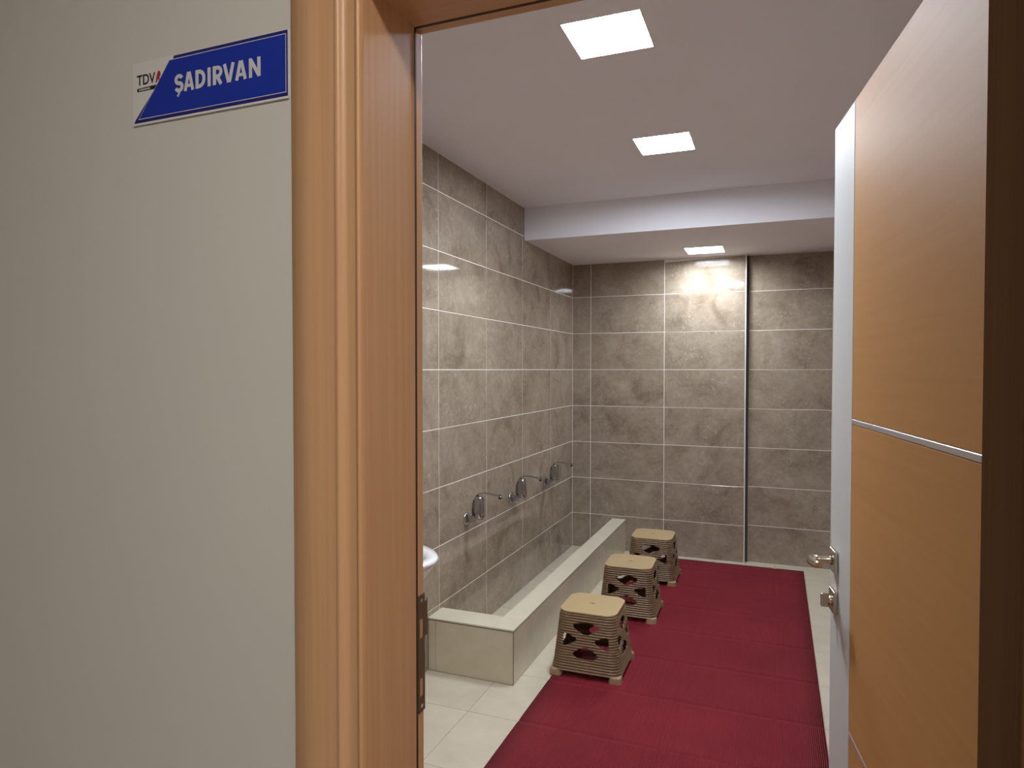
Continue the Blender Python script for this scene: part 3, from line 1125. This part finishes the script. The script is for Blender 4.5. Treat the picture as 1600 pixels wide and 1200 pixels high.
def ribbon(mb, pts, wd, closed=False, d0=TH + 0.0003, d1=TH + 0.0008):
    """flat stroke of constant width along a polyline, mitred at the corners"""
    n = len(pts)
    d1 += 0.00004 * (len(mb.v) % 13)
    L_, R_ = [], []
    for i in range(n):
        p = Vector(pts[i])
        a_ = Vector(pts[i - 1]) if (i > 0 or closed) else None
        c_ = Vector(pts[(i + 1) % n]) if (i < n - 1 or closed) else None
        t0 = (p - a_).normalized() if a_ is not None else (c_ - p).normalized()
        t1 = (c_ - p).normalized() if c_ is not None else t0
        n0, n1 = Vector((-t0.y, t0.x)), Vector((-t1.y, t1.x))
        m_ = (n0 + n1).normalized()
        k_ = wd / 2 / max(0.35, m_.dot(n0))
        L_.append(p + m_ * k_)
        R_.append(p - m_ * k_)
    for i in range(n if closed else n - 1):
        j = (i + 1) % n
        q = [L_[i], L_[j], R_[j], R_[i]]
        mb.prism([(v.x, v.y) for v in q], sp_place, d0, d1)


def arc(cx_, cy_, rx, ry, a0, a1, n=10):
    return [(cx_ + rx * math.cos(math.radians(a0 + (a1 - a0) * i / n)), cy_ + ry * math.sin(math.radians(a0 + (a1 - a0) * i / n))) for i in range(n + 1)]


def sign_word(u0, v0, width, hgt, sw):
    """SADIRVAN with the cedilla, drawn as bold narrow strokes"""
    mb = MB()
    h2 = sw / 2
    X_ = lambda f: u0 + f * width
    lo_, hi_, mid_ = v0 + h2, v0 + hgt - h2, v0 + hgt * 0.5

    def A(x0, x1):
        xm = (X_(x0) + X_(x1)) / 2
        ribbon(mb, [(X_(x0) + h2 * 0.9, v0), (xm - h2 * 0.25, v0 + hgt)], sw * 0.95)
        ribbon(mb, [(X_(x1) - h2 * 0.9, v0), (xm + h2 * 0.25, v0 + hgt)], sw * 0.95)
        ribbon(mb, [(X_(x0) + sw * 0.9, v0 + hgt * 0.27), (X_(x1) - sw * 0.9, v0 + hgt * 0.27)], sw * 0.8)
    # S and its cedilla
    xa, xb = X_(0.0) + h2, X_(0.109) - h2
    xm, rx = (xa + xb) / 2, (xb - xa) / 2
    ry = (hi_ - mid_) / 2
    ribbon(mb, arc(xm, mid_ + ry, rx, ry, 20, 90, 5) + arc(xm, mid_ + ry, rx, ry, 100, 250, 10) + arc(xm, mid_ - ry, rx, ry, 70, -90, 10) + arc(xm, mid_ - ry, rx, ry, -100, -165, 5), sw)
    ribbon(mb, [(xm + 0.0012, v0), (xm - 0.0012, v0 - 0.0032)], sw * 0.6)
    ribbon(mb, [(xm - 0.0006, v0 - 0.0030), (xm - 0.0030, v0 - 0.0064)], sw * 0.55)
    A(0.115, 0.237)
    # D
    xa, xb = X_(0.256) + h2, X_(0.372) - h2
    c_ = (hi_ - lo_) / 2
    rr = (xb - xa) * 0.72
    ribbon(mb, [(xa, lo_)] + arc(xb - rr, lo_ + rr, rr, rr, -90, 0, 6) + arc(xb - rr, hi_ - rr, rr, rr, 0, 90, 6) + [(xa, hi_)], sw, True)
    ribbon(mb, [(X_(0.4165), v0), (X_(0.4165), v0 + hgt)], sw)
    # R
    xa, xb = X_(0.462) + h2, X_(0.572) - h2
    ribbon(mb, [(xa, v0), (xa, v0 + hgt)], sw)
    rr = (hi_ - (v0 + hgt * 0.44)) / 2
    ribbon(mb, [(xa, v0 + hgt * 0.44)] + arc(xb - rr, v0 + hgt * 0.44 + rr, rr, rr, -90, 90, 8) + [(xa, hi_)], sw * 0.95)
    ribbon(mb, [(xb - rr * 1.2, v0 + hgt * 0.44), (xb + h2 * 0.1, v0)], sw * 0.98)
    # V
    xm = (X_(0.580) + X_(0.712)) / 2
    ribbon(mb, [(X_(0.580) + h2 * 0.9, v0 + hgt), (xm - h2 * 0.25, v0)], sw * 0.95)
    ribbon(mb, [(X_(0.712) - h2 * 0.9, v0 + hgt), (xm + h2 * 0.25, v0)], sw * 0.95)
    A(0.718, 0.846)
    # N
    xa, xb = X_(0.872) + h2, X_(1.0) - h2
    ribbon(mb, [(xa, v0), (xa, v0 + hgt)], sw * 0.95)
    ribbon(mb, [(xb, v0), (xb, v0 + hgt)], sw * 0.95)
    ribbon(mb, [(xa, v0 + hgt * 0.96), (xb, v0 + hgt * 0.04)], sw * 0.95)
    return mb


sign_word(0.096, 0.0415, 0.180, 0.0300, 0.0062).build('lettering', M_SLET, sign)['label'] = 'white capitals on the blue field'
# emblem: black capitals, a red stroke mark and a black bar with tiny pale marks
letters('emblem_letters', 'TDV', 0.0095, 0.0665, 0.0185, 0.0425, 0.016, M_SBLK, lift=TH + 0.0001)
MB().prism([(0.0100, 0.0560), (0.052, 0.0560), (0.0545, 0.0585), (0.0575, 0.0625), (0.050, 0.0625), (0.0100, 0.0615)], sp_place, TH - 0.0005, TH + 0.0003).build('emblem_bar', M_SBLK, sign)
mk = MB()
xx = 0.0145
for wd_, gp in ((0.0028, 0.0016), (0.0022, 0.0008), (0.0022, 0.0008), (0.0020, 0.0008), (0.0022, 0.0008), (0.0020, 0.0008), (0.0018, 0.0008), (0.0040, 0.0008)):
    mk.prism([(xx, 0.0575), (xx + wd_, 0.0575), (xx + wd_, 0.0602), (xx, 0.0602)], sp_place, TH, TH + 0.00045)
    xx += wd_ + gp
mk.build('emblem_marks', M_SLET, sign)['kind'] = 'stuff'
rd = MB()
rd.prism([(0.0525, 0.0655), (0.0555, 0.0660), (0.0580, 0.0720), (0.0615, 0.0650), (0.0645, 0.0665), (0.0615, 0.0735), (0.0640, 0.0770), (0.0640, 0.0815), (0.0610, 0.0850), (0.0580, 0.0835), (0.0560, 0.0790), (0.0540, 0.0720)], sp_place, TH - 0.0005, TH + 0.0003)
rd.build('emblem_mark', M_SRED, sign)
